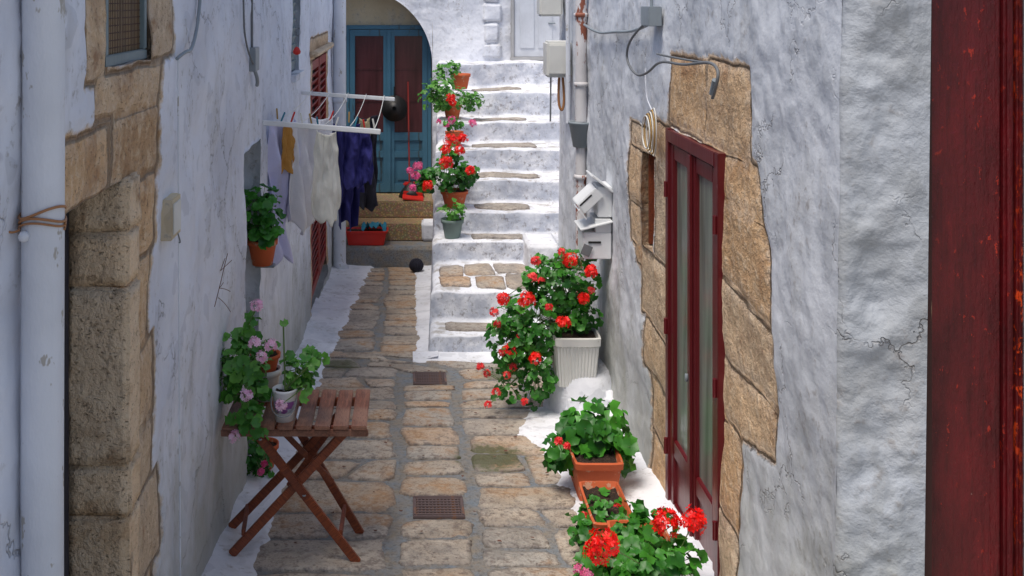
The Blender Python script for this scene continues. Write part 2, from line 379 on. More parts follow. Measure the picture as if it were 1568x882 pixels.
for col in range(3):
    Y=3.5
    while Y<13.8:
        d=rr(.24,.56)
        if col==1: d=rr(.26,.46)
        if Y>9.3: d*=.9
        for q in gr:
            if col==1 and Y<q[2]-.02<Y+d+.12: d=q[2]-.02-Y
        if col==1 and any(q[2]-.03<=Y<q[3] for q in gr):
            Y=[q[3] for q in gr if q[2]-.03<=Y<q[3]][0]+.02; continue
        if Y>9.3 and col==2: break
        far=Y>9.25
        def lim(y):
            if col==0: return XL(y)-.12,seam(0,y)-.012
            if col==1: return seam(0,y)+.012,(XR(y)+.05 if far else seam(1,y)-.012)
            return seam(1,y)+.012,XR(y)+.08
        a,b=lim(Y); W_=b-a; cuts=[0]
        x=0
        while x<W_-.05:
            w=rr(.28,.70) if col!=1 else (W_ if W_<.6 else rr(.3,.5))
            if W_-(x+w)<.2: w=W_-x
            x+=w; cuts.append(x/W_)
        t0=[max(0,min(1,c_+(rr(-.09,.09) if 0<c_<.99 else 0))) for c_ in cuts]; t1=[max(0,min(1,c_+(rr(-.09,.09) if 0<c_<.99 else 0))) for c_ in cuts]
        a1,b1=lim(Y+d); ysk=[rr(-.03,.03) if not (col==1) else rr(-.012,.012) for _ in range(len(cuts))]
        for i in range(len(cuts)-1):
            gp=rr(.002,.014)
            def mk(ya,yb,k0,k1):
                xa0=a+(b-a)*(t0[i]+(t1[i]-t0[i])*k0)+(a1-a)*k0; xb0=a+(b-a)*(t0[i+1]+(t1[i+1]-t0[i+1])*k0)+(b1-b)*k0
                xa1=a+(b-a)*(t0[i]+(t1[i]-t0[i])*k1)+(a1-a)*k1; xb1=a+(b-a)*(t0[i+1]+(t1[i+1]-t0[i+1])*k1)+(b1-b)*k1
                j=lambda:rr(-.016,.016)
                stone([(xa0+gp,ya+gp+j()),(xb0-gp,ya+gp+j()),(xb1-gp,yb-gp+j()),(xa1+gp,yb-gp+j())],zf,SV,SF,ST,SE)
            if d>.40 and random.random()<.45:
                s_=rr(.35,.62); mk(Y,Y+d*s_,0,s_); mk(Y+d*s_+.01,Y+d,s_,1)
            else: mk(Y,Y+d,0,1)
        Y+=d
mesh('paving_slabs',SV,SF,M['pave'],pv,True,{'tone':ST,'edge':SE})
def strip(name,fa,fb,y0,y1,h0,h1,flare=None):
    v=[];f=[];n=int((y1-y0)/.035);k=11
    for i in range(n+1):
        Y=y0+(y1-y0)*i/n; a,b=fa(Y),fb(Y)
        for j in range(k):
            t=j/(k-1); X=a+(b-a)*t
            hz=h0+(h1-h0)*t**2+.009*nz(X*5,Y*5,8,3)
            if j==0: hz=-.004
            v.append((X,Y,g(Y)+hz))
    for i in range(n):
        for j in range(k-1): q=i*k+j; f.append((q,q+1,q+k+1,q+k))
    mesh(name,v,f,M['white'],pv)
wob=lambda Y,s,a=.05:a*nz(Y*1.7,s,0,4)+a*.6*nz(Y*9,s+3,0,3)
strip('painted_margin',lambda Y:XL(Y)+wob(Y,1),lambda Y:-1.05,2.0,14.05,.026,.07)
strip('painted_margin_right',lambda Y:XR(Y)-.03+wob(Y,7)+(-.12*math.exp(-((Y-7.5)/.35)**2)),lambda Y:1.57,4.0,8.05,.026,.09)
strip('painted_margin_stair',lambda Y:.05+wob(Y,12,.03),lambda Y:.26+(Y-9.5)*.04,9.35,14.05,.026,.05)
v=[];f=[]
for i in range(40):
    X=.03+1.5*i/39
    for j,(dy,dz) in enumerate(((-.20+.06*nz(X*3,3,0,3),-.004),(-.17+.05*nz(X*3,3,0,3),.026),(-.08,.032),(0.02,.05))): v.append((X,9.5+dy,g(9.5+dy)+dz))
for i in range(39):
    for j in range(3): q=i*4+j; f.append((q,q+4,q+5,q+1))
mesh('painted_margin_foot',v,f,M['white'],pv)
for (x0,x1,y0,y1) in gr:
    e=P('drain_grate',((x0+x1)/2,(y0+y1)/2,g(y0)))
    ym=(y0+y1)/2; z=g(ym)+.010
    sl=math.atan(-.075)
    box('frame_front',((x0+x1)/2,y0+.01,z+.012),(x1-x0,.022,.02),M['grate'],e,(0,0,0)); box('frame_back',((x0+x1)/2,y1-.01,z-.008),(x1-x0,.022,.02),M['grate'],e)
    for xx in (x0+.01,x1-.01): box('frame_side',(xx,ym,z+.002),(.02,y1-y0-.045,.02),M['grate'],e,(sl,0,0))
    box('pit',((x0+x1)/2,ym,z-.004),(x1-x0-.05,y1-y0-.05,.006),M['black'],e,(sl,0,0),bev=0)
    for k in range(7): box('bar',((x0+x1)/2,y0+.035+k*(y1-y0-.07)/6,z+.006-(k-3)*.0033),(x1-x0-.042,.018,.012),M['grate'],e,bev=.002)
    for k in range(12): box('crossbar',(x0+.03+k*(x1-x0-.06)/11,ym,z+.003),(.008,y1-y0-.05,.01),M['grate'],e,(sl,0,0),bev=.001)
# ================= LEFT BUILDING
LX=-1.015
lb=P('whitewashed_building',(LX-1.5,8,0))
bl=[rect(3.32,3.52,2.98,4.2),rect(3.44,4.20,2.85,3.0),rect(4.09,4.46,3.02,3.42),rect(4.09,4.42,3.44,3.8),rect(2.9,3.6,2.6,2.82),rect(3.62,4.20,2.58,2.84),
    rect(3.72,4.20,2.27,2.57),rect(3.72,4.14,1.93,2.26),rect(3.72,4.22,1.60,1.92),rect(3.72,4.18,1.35,1.59),rect(3.72,4.3,.99,1.34),rect(3.72,4.2,.59,.98),rect(3.72,4.25,.3,.58),
    rect(10.75,10.92,0,1.2),rect(10.75,10.92,1.22,2.6),rect(10.7,13.1,2.62,2.85),rect(12.9,13.1,0,2.6)]
posL=lambda u,z,d:(LX+d,u,z)
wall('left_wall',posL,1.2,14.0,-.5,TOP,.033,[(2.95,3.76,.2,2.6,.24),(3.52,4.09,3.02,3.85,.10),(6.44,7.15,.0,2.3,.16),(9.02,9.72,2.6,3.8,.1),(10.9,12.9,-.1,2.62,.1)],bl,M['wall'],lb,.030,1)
bb('body',-5,LX-.32,1.2,14.0,-.6,TOP-.05,M['white'],lb,bev=0)
bb('roof',-5,LX+.0,1.2,14.0,TOP-.03,TOP+.02,M['white'],lb,bev=0)
bb('end_wall',LX-.33,LX-.0,13.93,14.0,-.6,TOP-.05,M['white'],lb,bev=0)
bb('near_end',LX-.33,LX-.0,1.2,1.27,-.6,TOP-.05,M['white'],lb,bev=0)
bb('navy_door_leaf',LX-.24,LX-.19,2.9,3.70,.2,2.62,M['navy'],lb)
def roughblock(name,x0,x1,y0,y1,z0,z1,mat,parent,amp=.008,res=.03,bev=.02):
    bm=bmesh.new(); bmesh.ops.create_cube(bm,size=1)
    for q in bm.verts: q.co=Vector(((x0+x1)/2+q.co.x*(x1-x0),(y0+y1)/2+q.co.y*(y1-y0),(z0+z1)/2+q.co.z*(z1-z0)))
    bmesh.ops.bevel(bm,geom=bm.edges[:],offset=bev,segments=2,affect='EDGES')
    big=max(x1-x0,y1-y0,z1-z0); cuts=min(14,int(big/res/1.5))
    bmesh.ops.subdivide_edges(bm,edges=[e for e in bm.edges if e.calc_length()>res*2],cuts=cuts,use_grid_fill=True)
    s=rr(0,50)
    for q in bm.verts:
        n=noise.noise_vector(q.co*7+Vector((s,0,0)))+noise.noise_vector(q.co*22)*.4; q.co+=n*amp
    me=bpy.data.meshes.new(name); bm.to_mesh(me); bm.free(); me.materials.append(mat)
    me.polygons.foreach_set('use_smooth',[True]*len(me.polygons))
    at=me.attributes.new('tone','FLOAT','POINT'); t=rr(.15,1.0); at.data.foreach_set('value',[t]*len(me.vertices))
    o=bpy.data.objects.new(name,me); S.collection.objects.link(o); par(o,parent); return o
zz=[.2,.62,1.02,1.40,1.58,2.22,2.42,2.61]
for i in range(len(zz)-1):
    roughblock('jamb_stone',LX-.215,LX+.012+rr(-.005,.010),3.735+rr(-.010,.006),3.9,zz[i]+.001,zz[i+1]-.001,M['stone'],lb,.008,.03,.012)
w=P('framed_window',(LX,3.8,3.6))
bb('frame_bottom',LX-.05,LX-.012,3.53,4.09,3.02,3.06,M['greyframe'],w); bb('frame_side',LX-.05,LX-.012,4.045,4.088,3.06,3.85,M['greyframe'],w); bb('frame_near',LX-.05,LX-.012,3.53,3.57,3.06,3.85,M['greyframe'],w)
bb('pane',LX-.045,LX-.03,3.57,4.045,3.06,3.85,M['brownpane'],w,bev=0)
for k in range(30): bb('bar',LX-.029,LX-.0275,3.57,4.045,3.08+k*.026,3.083+k*.026,M['darkgap'],w,bev=0)
for k in range(22): bb('bar_v',LX-.0288,LX-.0273,3.585+k*.021,3.588+k*.021,3.06,3.85,M['darkgap'],w,bev=0)
d_=P('grey_door',(LX,6.8,1.2)); bb('leaf',LX-.16,LX-.12,6.44,7.15,0,2.3,M['greendoor'],d_)
bb('rail',LX-.12,LX-.105,6.46,7.13,1.0,1.12,M['greendoor'],d_)
w=P('shuttered_window',(LX,9.4,3.2)); bb('leaf',LX-.09,LX-.05,9.03,9.71,2.61,3.8,M['greyframe'],w)
for k in range(15): box('louvre',(LX-.045,9.37,2.68+k*.075),(.012,.58,.05),M['greyframe'],w,(0,.5,0),.002)
bb('sill',LX-.05,LX+.04,8.98,9.76,2.54,2.6,M['white'],w)
d_=P('red_shutter_door',(LX,11.9,1.3))
for a,b in ((10.93,11.88),(11.92,12.87)):
    bb('stile',LX-.06,LX-.01,a,a+.09,.1,2.6,M['redwood'],d_);bb('stile',LX-.06,LX-.01,b-.09,b,.1,2.6,M['redwood'],d_)
    for z in (.1,1.2,2.5): bb('rail',LX-.059,LX-.011,a+.09,b-.09,z,z+.1,M['redwood'],d_)
    for k in range(28): 
        z=.24+k*.081
        if z>2.48 or 1.15<z<1.3: continue
        box('louvre',(LX-.035,(a+b)/2,z),(.012,b-a-.18,.07),M['redwood'],d_,(0,.6,0),.002)
roughblock('lintel',LX-.02,LX+.07,10.7,13.1,2.66,2.72,M['stone'],d_,.004,.1,.01)
e=P('drain_pipe',(-.955,2.72,2)); tube('pipe',[(-.955,2.72,.4),(-.957,2.722,2.0),(-.953,2.72,3.0),(-.955,2.72,4.2)],.054,M['pipe'],e,False)
pts=[(-.955+.058*math.cos(a*.35),2.72+.058*math.sin(a*.35),2.665+.012*math.sin(a*.6)+.0012*a) for a in range(40)]
tube('wire_tie',pts,.0035,M['copper'],e); tube('wire_tie_2',[(q[0]*1.001,q[1],q[2]-.012) for q in pts[:19]],.003,M['copper'],e)
tube('wire_tail',[(-1.0,2.68,2.66),(-1.02,2.66,2.65),(-1.03,2.66,2.67)],.003,M['copper'],e)
lathe('bracket_knob',(-.985,2.67,2.645),[(.004,-.014),(.013,-.008),(.015,.002),(.01,.012),(.002,.015)],M['pipe'],e,12)
e=P('drain_pipe',(-.9,13.9,2)); tube('pipe',[(-.92,13.75,-.25),(-.92,13.75,4.2)],.085,M['pipe'],e,False); lathe('collar',(-.92,13.75,1.9),[(.085,0),(.1,.01),(.1,.06),(.085,.07)],M['pipe'],e)
tube('elbow',[(-.92,13.75,-.2),(-.91,13.72,-.27),(-.86,13.66,-.29)],.085,M['pipe'],e)
e=P('meter_cover',(LX,4.42,2.34)); bb('plate',LX-.02,LX+.03,4.33,4.50,2.25,2.42,M['tanplaster'],e); bb('lid',LX+.03,LX+.036,4.35,4.48,2.27,2.40,M['whitepl'],e)
tube('wire',[(LX+.03,4.44,2.26),(LX+.045,4.46,2.2),(LX+.02,4.5,2.21)],.003,M['cable'],e)
e=P('junction_box',(LX,6.65,2.88)); bb('box',LX-.02,LX+.05,6.55,6.72,2.80,2.95,M['greymetal'],e); tube('conduit',[(LX+.02,6.6,2.95),(LX+.02,6.6,3.9)],.008,M['cable'],e,False)
tube('lead',[(LX+.03,6.65,2.8),(LX+.05,6.68,2.74),(LX+.03,6.75,2.70)],.012,M['greymetal'],e)
e=P('wall_cable',(LX,4.7,3.2)); tube('cable',[(LX+.03,5.0,3.9),(LX+.03,4.96,3.4),(LX+.035,4.85,3.14),(LX+.045,4.65,3.02),(LX+.045,4.53,3.03),(LX+.025,4.45,3.0)],.008,M['greymetal'],e); tube('cable_down',[(LX+.025,4.47,3.0),(LX+.022,4.5,2.0),(LX+.025,4.52,.5)],.0035,M['pipe'],e)
e=P('wall_cable',(LX,6,3.2)); tube('cable',[(LX+.025,6.25,3.9),(LX+.025,6.2,3.2),(LX+.03,6.3,2.95),(LX+.035,6.55,2.85)],.006,M['cable'],e)
e=P('dry_twig',(LX+.05,5.4,1.8))
tw=[(5.28,1.70),(5.33,1.78),(5.36,1.86),(5.40,1.94)]
tube('twig',[(LX+.03+.015*i,y,z) for i,(y,z) in enumerate(tw)],.002,M['dry'],e)
for (y,z,dy,dz) in ((5.33,1.78,.12,-.05),(5.33,1.78,-.08,.05),(5.36,1.86,.14,.02),(5.36,1.86,-.06,.08),(5.30,1.74,.16,-.12)):
    tube('twig',[(LX+.045,y,z),(LX+.06,y+dy*.6,z+dz*.4),(LX+.08,y+dy,z+dz)],.0016,M['dry'],e)
e=P('wall_reflector',(LX+.05,8.9,2.8)); lathe('disc',(LX+.05,8.95,2.78),[(.01,0),(.03,.01),(.035,.03),(.02,.06),(.005,.07)],M['redpl'],e,12)
# ================= RIGHT BUILDING
RX=1.54
rb=P('whitewashed_building',(RX+1.5,7,0))
br=[rect(5.45,6.2,2.52,2.93),rect(4.72,5.44,2.50,2.95,.02),
    rect(6.13,6.7,2.29,2.50),rect(6.13,6.52,1.66,2.28),rect(6.13,6.9,1.22,1.65),rect(6.13,6.78,.9,1.21),rect(6.13,6.62,.55,.89),rect(6.13,6.58,.1,.54),
    rect(6.5,7.2,2.27,2.42),rect(6.86,7.22,1.9,2.26),rect(6.86,7.2,1.62,1.89),rect(6.5,7.05,1.5,1.63),
    [(4.62,2.52),(5.12,2.5),(5.12,2.29),(4.54,2.27)],[(4.54,2.27),(5.12,2.285),(5.12,1.91),(4.43,1.85),(4.45,2.1)],[(4.42,1.84),(5.12,1.90),(5.12,1.51),(4.36,1.54)],[(4.36,1.53),(5.12,1.505),(5.12,1.22),(4.75,1.25),(4.38,1.32)],[(4.80,1.245),(5.12,1.21),(5.12,.8),(4.78,.8)],[(4.78,.795),(5.12,.795),(5.12,.1),(4.8,.1)]]
lean=lambda z:.012*(z-3.25)
posR=lambda u,z,d:(RX-d+lean(z),u,z)
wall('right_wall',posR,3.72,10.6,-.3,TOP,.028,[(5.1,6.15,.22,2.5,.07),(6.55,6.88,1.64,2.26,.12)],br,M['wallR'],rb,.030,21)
def retpos(u,z,d):
    t=u
    if t<.04: a=t/.04*math.pi/2; x=RX+.03*(1-math.cos(a)); y=3.72-.025*math.sin(a)
    else: x=RX+.03+(t-.04); y=3.695-(t-.04)*.12
    return (x+lean(z)+.010*nz(z*2.5,1.3,0,3)*max(0,1-t/.12),y-d,z)
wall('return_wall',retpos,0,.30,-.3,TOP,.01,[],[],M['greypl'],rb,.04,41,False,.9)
wall('side_wall',lambda u,z,d:(u,3.70-d,z),2.222,4.0,-.3,TOP,.06,[],[],M['white'],rb,.02,51)
bb('jamb',1.80,1.86,3.72,3.95,-.3,TOP-.06,M['darkgap'],rb,bev=0)
bb('body',1.86,5,4.0,10.58,-.6,TOP-.06,M['white'],rb,bev=0); bb('end_wall',RX-.02,1.86,10.56,10.6,-.6,TOP-.05,M['white'],rb,bev=.01)
bb('roof',RX,5,3.74,10.6,TOP-.03,TOP+.02,M['white'],rb,bev=0)
bb('rear_body',2.4,5,10.6,16,-.6,TOP,M['white'],rb,bev=0)
d_=P('worn_red_door',(2.0,3.85,1.8))
bb('leaf',1.80,2.150,3.80,3.85,.3,3.85,M['reddoor'],d_,.006)
bb('edge_bead',2.153,2.19,3.78,3.85,.3,3.85,M['reddoor'],d_,.010); bb('outer_bead',2.193,2.218,3.77,3.85,.3,3.85,M['rededge'],d_,.008)
bb('inner_bead',1.815,1.832,3.785,3.80,.3,3.85,M['rededge'],d_,.004)
d_=P('maroon_glazed_door',(RX+.04,5.62,1.35))
X0,X1=RX-.03,RX+.045
bb('frame_far',X0-.005,X1,6.085,6.148,.22,2.5,M['maroon'],d_); bb('frame_near',X0-.005,X1,5.10,5.165,.22,2.5,M['maroon'],d_); bb('frame_top',X0-.007,X1,5.165,6.085,2.425,2.497,M['maroon'],d_)
for a,b in ((5.168,5.622),(5.628,6.082)):
    bb('stile',X0+.008,X1,a,a+.075,.23,2.42,M['maroon'],d_,.008);bb('stile',X0+.008,X1,b-.075,b,.23,2.42,M['maroon'],d_,.008)
    for z0,z1 in ((.23,.36),(.62,.72),(2.33,2.42)): bb('rail',X0+.010,X1-.002,a+.075,b-.075,z0,z1,M['maroon'],d_,.006)
    bb('panel',X0+.025,X1-.01,a+.075,b-.075,.36,.62,M['maroon'],d_,.004)
    bb('glass',X0+.03,X1-.02,a+.075,b-.075,.72,2.33,M['curtain'],d_,0)
bb('astragal',X0-.008,X0+.01,5.595,5.655,.24,2.42,M['maroon'],d_,.006)
lathe('handle',(X0-.02,5.62,1.22),[(.004,-.022),(.009,-.018),(.009,.018),(.004,.022)],M['greymetal'],d_,10)
for z in (.6,1.3,2.1):
    for yy in (5.13,6.11): tube('hinge',[(X0-.012,yy,z),(X0-.012,yy,z+.09)],.011,M['maroon'],d_,False)
w=P('niche_window',(RX+.1,6.7,1.95)); bb('back',RX+.085,RX+.1,6.55,6.88,1.64,2.26,M['darkgap'],w,0)
for yy in (6.56,6.84): bb('frame',RX+.03,RX+.08,yy,yy+.03,1.65,2.25,M['woodleg'],w)
bb('board',RX+.055,RX+.08,6.59,6.84,1.65,2.25,M['woodleg'],w)
e=P('wall_cable',(RX,6.5,3)); W=RX-.05
tube('cable',[(W,8.9,3.04),(W,8.3,2.98),(W,7.6,3.02),(W,6.9,3.04),(W,6.5,3.1)],.011,M['greymetal'],e)
tube('black_loop',[(W-.02,6.45,3.12),(W-.06,6.75,3.02),(W-.05,6.98,2.86),(W-.04,6.7,2.76),(W-.03,6.4,2.80),(W-.03,6.1,2.9),(W-.03,5.6,2.90),(W-.03,5.3,2.93),(W-.03,5.05,2.95),(W-.03,4.93,2.92),(W-.04,4.93,2.85),(W-.04,5.0,2.78)],.008,M['cable'],e)
tube('cable_b',[(W-.02,6.2,2.93),(W-.03,5.7,2.93),(W-.03,5.2,2.94)],.006,M['cable'],e)
tube('plug',[(W-.04,4.96,2.87),(W-.04,5.01,2.80)],.014,M['greymetal'],e,False)
tube('thin_drop',[(W,6.6,2.82),(W,6.6,2.65),(W,6.45,2.58),(W,6.35,2.55)],.005,M['pipe'],e)
e=P('junction_box',(RX,6.45,3.17)); bb('box',RX-.09,RX-.01,6.33,6.55,3.09,3.21,M['greymetal'],e); tube('conduit',[(W,6.43,3.2),(W,6.43,3.9)],.01,M['greymetal'],e,False)
e=P('rope_coil',(W,6.35,2.45))
for k in range(5):
    tube('loop',[(W-.012*k-.01,6.33+(.07+.008*k)*math.cos(t*.55),2.45+(.15-.012*k)*math.sin(t*.55)) for t in range(13)],.004,M['straw'] if k%2 else M['whitepl'],e)
e=P('rusty_drain_pipe',(1.49,9.05,2)); tube('pipe',[(1.485,9.05,2.2),(1.487,9.05,3.0),(1.485,9.05,4.2)],.05,M['rustpipe'],e,False)
tube('lower_pipe',[(1.485,9.05,.2),(1.485,9.05,2.02)],.045,M['rustpipe'],e,False)
lathe('hopper',(1.48,9.04,1.98),[(.065,0),(.1,.2),(.108,.2),(.108,.22),(.09,.22),(.06,.02)],M['greymetal'],e)
for z in (3.1,2.5,1.7): lathe('bracket',(1.485,9.05,z),[(.05,0),(.06,.005),(.06,.035),(.05,.04)],M['rustpipe'],e)
e=P('drain_pipe',(1.47,9.7,3)); tube('pipe',[(1.48,9.75,2.1),(1.48,9.75,4.2)],.022,M['pipe'],e,False)
e=P('meter_box',(1.4,9.9,2.7)); bb('box',1.29,1.53,9.82,10.1,2.52,2.86,M['whitepl'],e,.02); bb('lid',1.31,1.50,9.80,9.83,2.55,2.83,M['whitepl'],e,.01)
tube('hanging_cable',[(1.42,9.9,2.55),(1.40,9.88,2.3),(1.44,9.88,2.18),(1.47,9.88,2.3),(1.45,9.9,2.54)],.012,M['copper'],e)
tube('thin_cable',[(1.34,9.9,2.55),(1.335,9.9,2.1)],.008,M['cable'],e,False)
e=P('meter_box',(1.36,10.3,3.15)); bb('box',1.27,1.5,10.2,10.45,3.09,3.35,M['whitepl'],e,.02)
e=P('letter_box',(1.42,7.95,1.44)); bb('box',1.31,1.52,7.86,8.14,1.30,1.50,M['whitemetal'],e,.006); bb('slot',1.345,1.44,7.852,7.86,1.42,1.435,M['black'],e,.001)
box('lid',(1.405,7.99,1.555),(.25,.32,.012),M['whitemetal'],e,(0,-.25,0),.003); bb('side_panel',1.40,1.52,7.865,8.13,1.50,1.60,M['whitemetal'],e,.004)
box('flyer',(1.33,7.845,1.37),(.07,.006,.08),M['cable'],e,(0,.4,0),.001)
e=P('letter_box',(1.42,7.95,1.75)); bb('box',1.42,1.53,7.88,8.14,1.61,1.84,M['whitemetal'],e,.006)
box('open_lid',(1.46,7.98,1.86),(.22,.28,.014),M['whitemetal'],e,(0,.65,0),.003)
box('tilted_box',(1.36,7.98,1.74),(.19,.26,.09),M['whitemetal'],e,(0,-.75,0),.006); box('tilted_slot',(1.325,7.85,1.745),(.12,.004,.012),M['black'],e,(0,-.75,0),0)
box('flap',(1.30,7.95,1.64),(.09,.24,.012),M['whitemetal'],e,(0,.9,0),.002)
# ================= STAIRS
st=[(9.5,.20),(9.92,.48),(11.02,.70),(11.4,.935),(11.9,1.19),(12.48,1.463),(13.12,1.72),(13.65,2.05),(14.3,2.383)]
prof=[];zprev=g(9.5)-.1
for i,(Y,z) in enumerate(st):
    yn=st[i+1][0] if i<8 else 15.05
    n=5
    for k in range(n): prof.append((Y+.0+.012*(k/n),zprev+(z-.022-zprev)*k/n))
    for k in range(4):
        a=k/3*math.pi/2; prof.append((Y+.012+.022*(1-math.cos(a)),z-.022+.022*math.sin(a)))
    m_=6 if yn-Y<.8 else 12
    for k in range(1,m_): prof.append((Y+.04+(yn-Y-.04)*k/m_,z+.006*(k/m_)))
    zprev=z
prof.append((15.05,zprev))
sc=P('stone_staircase',(1.2,12,1)); v=[];f=[];nX=90;xr=2.42
def sdz(X,Y): return .022*nz(X*1.6,Y*1.3,6,3)+.008*nz(X*7,Y*7,2,2)
for (Y,z) in prof:
    xl=.19+.04*(Y-9.5)+.025*nz(Y*2,1,0,2)
    for j in range(nX+1):
        t=j/nX; X=xl+(xr-xl)*t**1.15
        e_=max(0,1-(X-xl)/.06)
        v.append((X,Y+.03*nz(X*1.7,z*2,3,3)+.010*nz(X*8,z*6,9,2),z+sdz(X,Y)-.03*e_*e_))
n=nX+1
for i in range(len(prof)-1):
    for j in range(nX): q=i*n+j; f.append((q,q+1,q+n+1,q+n))
base=len(v)
for i,(Y,z) in enumerate(prof):
    q=v[i*n]
    for k in range(1,9): v.append((q[0]-.004*k,q[1],q[2]+(g(Y)-.15-q[2])*k/8))
for i in range(len(prof)-1):
    for k in range(8):
        a=i*n if k==0 else base+i*8+k-1; b=base+i*8+k
        c=(i+1)*n if k==0 else base+(i+1)*8+k-1; d=base+(i+1)*8+k
        f.append((a,c,d,b))
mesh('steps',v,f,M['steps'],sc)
TV=[];TF=[];TT=[];TE=[];T2=[[],[],[],[]]
def tst(x0,x1,y0,y1,h=.012,big=False):
    ym=(y0+y1)/2; zs0=[zz_ for (y,zz_) in st if ym>=y][-1]
    zst=lambda X,Y:zs0+.003+sdz(X,Y)
    j=lambda:rr(-.02,.02)
    q=[(x0+j(),y0+j()*.5),(x1+j(),y0+j()*.5),(x1+j(),y1+j()*.5),(x0+j(),y1+j()*.5)]
    if big: stone(q,zst,T2[0],T2[1],T2[2],T2[3],h,.001,.05)
    else: stone(q,zst,TV,TF,TT,TE,h,.001,.05)
tst(.34,1.0,9.62,9.86)
for (a,b,c,d) in ((.29,.62,10.04,10.42),(.63,.93,10.02,10.44),(.94,1.22,10.04,10.5),(.31,.55,10.44,10.9),(.56,.86,10.46,10.92),(.87,1.22,10.52,10.92)): tst(a,b,c,d,.012,True)
tst(.66,1.24,11.12,11.33)
tst(.74,1.36,11.52,11.82)
tst(.72,1.54,12.04,12.38)
tst(.74,1.56,12.64,13.0);tst(.78,1.5,13.26,13.54);tst(.82,1.5,13.82,14.18)
mesh('tread_stones',TV,TF,M['tread'],sc,True,{'tone':TT,'edge':TE})
mesh('landing_stones',T2[0],T2[1],M['pave'],sc,True,{'tone':T2[2],'edge':T2[3]})
roughblock('side_block',1.2,1.52,10.55,11.1,.4,.78,M['white'],sc,.012)
# ================= ARCH WALL
aw=P('arched_wall',(0,15,2))
cx,rad,zs_=-.77,1.1,2.31
xs=[-2.4,-2.1,-1.8701]+[cx-rad*math.cos(math.pi*k/60) for k in range(61)]+[.3301+i*.07 for i in range(31)]
v=[];f=[];nr=60
for ci,X in enumerate(xs):
    ins=3<=ci<64
    z0=zs_+math.sqrt(max(0,rad*rad-(X-cx)**2)) if ins else -.7
    for k in range(nr+1):
        z=z0+(TOP-z0)*k/nr
        v.append((X+.012*nz(z*2,X,3,2)*(0 if ins else 1),15-.03*nz(X*1.5,z*1.5,33,3)-.012*nz(X*6,z*6,3,2),z))
for i in range(len(xs)-1):
    if i in (2,63): continue
    for k in range(nr): q=i*(nr+1)+k; f.append((q,q+nr+1,q+nr+2,q+1))
mesh('wall',v,f,M['white'],aw)
v=[];f=[];arc=[(.33,-.7+.25*k) for k in range(12)]+[(cx+rad*math.cos(math.pi*k/60),zs_+rad*math.sin(math.pi*k/60)) for k in range(61)]
for (X,z) in arc:
    for y in (14.99,15.15,15.3,15.46): v.append((X,y,z))
for i in range(len(arc)-1):
    for j in range(3): q=i*4+j; f.append((q,q+1,q+5,q+4))
mesh('arch_soffit',v,f,M['white'],aw)
bb('recess_wall',-2.4,.6,15.45,15.6,-.7,TOP-.1,M['tanplaster'],aw,0)
bb('return_far',-2.42,-2.40,13.0,15.6,-.7,TOP,M['white'],aw,0)
bb('body',-2.4,2.4,15.62,18,-.7,TOP,M['white'],aw,0)
for i,(z0,z1) in enumerate(((2.42,2.62),(2.64,2.92),(2.94,3.2),(3.22,3.5),(3.52,3.9))): roughblock('quoin',1.05+(i%2)*.02,1.33-(i%2)*.05,14.965,15.06,z0,z1,M['white'],aw,.014)
d_=P('blue_double_door',(-.3,15.4,1.6)); y0,y1=15.36,15.44
bb('frame_left',-.93,-.885,y0,y1,.41,2.88,M['blue'],d_);bb('frame_right',.27,.32,y0,y1,.41,2.88,M['blue'],d_);bb('frame_top',-.885,.27,y0,y1,2.82,2.88,M['blue'],d_)
for a,b in ((-.882,-.305),(-.300,.268)):
    bb('stile',a,a+.08,y0+.01,y1,.42,2.815,M['blue'],d_);bb('stile',b-.08,b,y0+.01,y1,.42,2.815,M['blue'],d_)
    for z0,z1 in ((.42,.55),(.93,1.03),(1.18,1.30),(2.72,2.815)): bb('rail',a+.08,b-.08,y0+.012,y1-.002,z0,z1,M['blue'],d_)
    bb('panel',a+.08,b-.08,y0+.035,y1-.01,.55,.93,M['blue'],d_); bb('panel_raised',a+.12,b-.12,y0+.022,y0+.036,.60,.88,M['blue'],d_)
    bb('panel_mid',a+.08,b-.08,y0+.035,y1-.01,1.03,1.18,M['blue'],d_)
    bb('glass',a+.08,b-.08,y0+.04,y1-.02,1.30,2.72,M['redglass'],d_,0)
    for z in (1.75,2.22): bb('mullion',a+.08,b-.08,y0+.03,y0+.045,z,z+.025,M['redglass'],d_)
bb('astragal',-.33,-.275,y0-.012,y0+.01,.43,2.81,M['blue'],d_)
es=P('entrance_steps',(-.3,14.6,0)); roughblock('lower_step',-1.0,.36,14.0,15.1,-.6,-.06,M['mortar'],es,.008)
bb('middle_step',-.85,.36,14.35,15.3,-.06,.174,M['terrazzo'],es,.015);bb('top_step',-.9,.34,14.75,15.44,.174,.405,M['terrazzo'],es,.015)
roughblock('side_stone',.17,.36,14.3,14.6,-.06,.2,M['white'],es)
d_=P('white_door',(1.9,14.97,3.3)); bb('leaf',1.50,2.3,14.93,14.97,2.44,3.9,M['door_white'],d_)
bb('frame',1.45,1.497,14.90,14.99,2.39,3.93,M['doorgrey'],d_,.01); bb('threshold',1.44,2.3,14.85,14.99,2.385,2.438,M['doorgrey'],d_,.01)
bb('panel',1.58,1.78,14.918,14.93,2.56,3.6,M['door_white'],d_);bb('panel',1.84,2.04,14.918,14.93,2.56,3.6,M['door_white'],d_)
tube('handle',[(1.98,14.91,2.92),(2.08,14.90,2.92)],.012,M['greymetal'],d_,False)
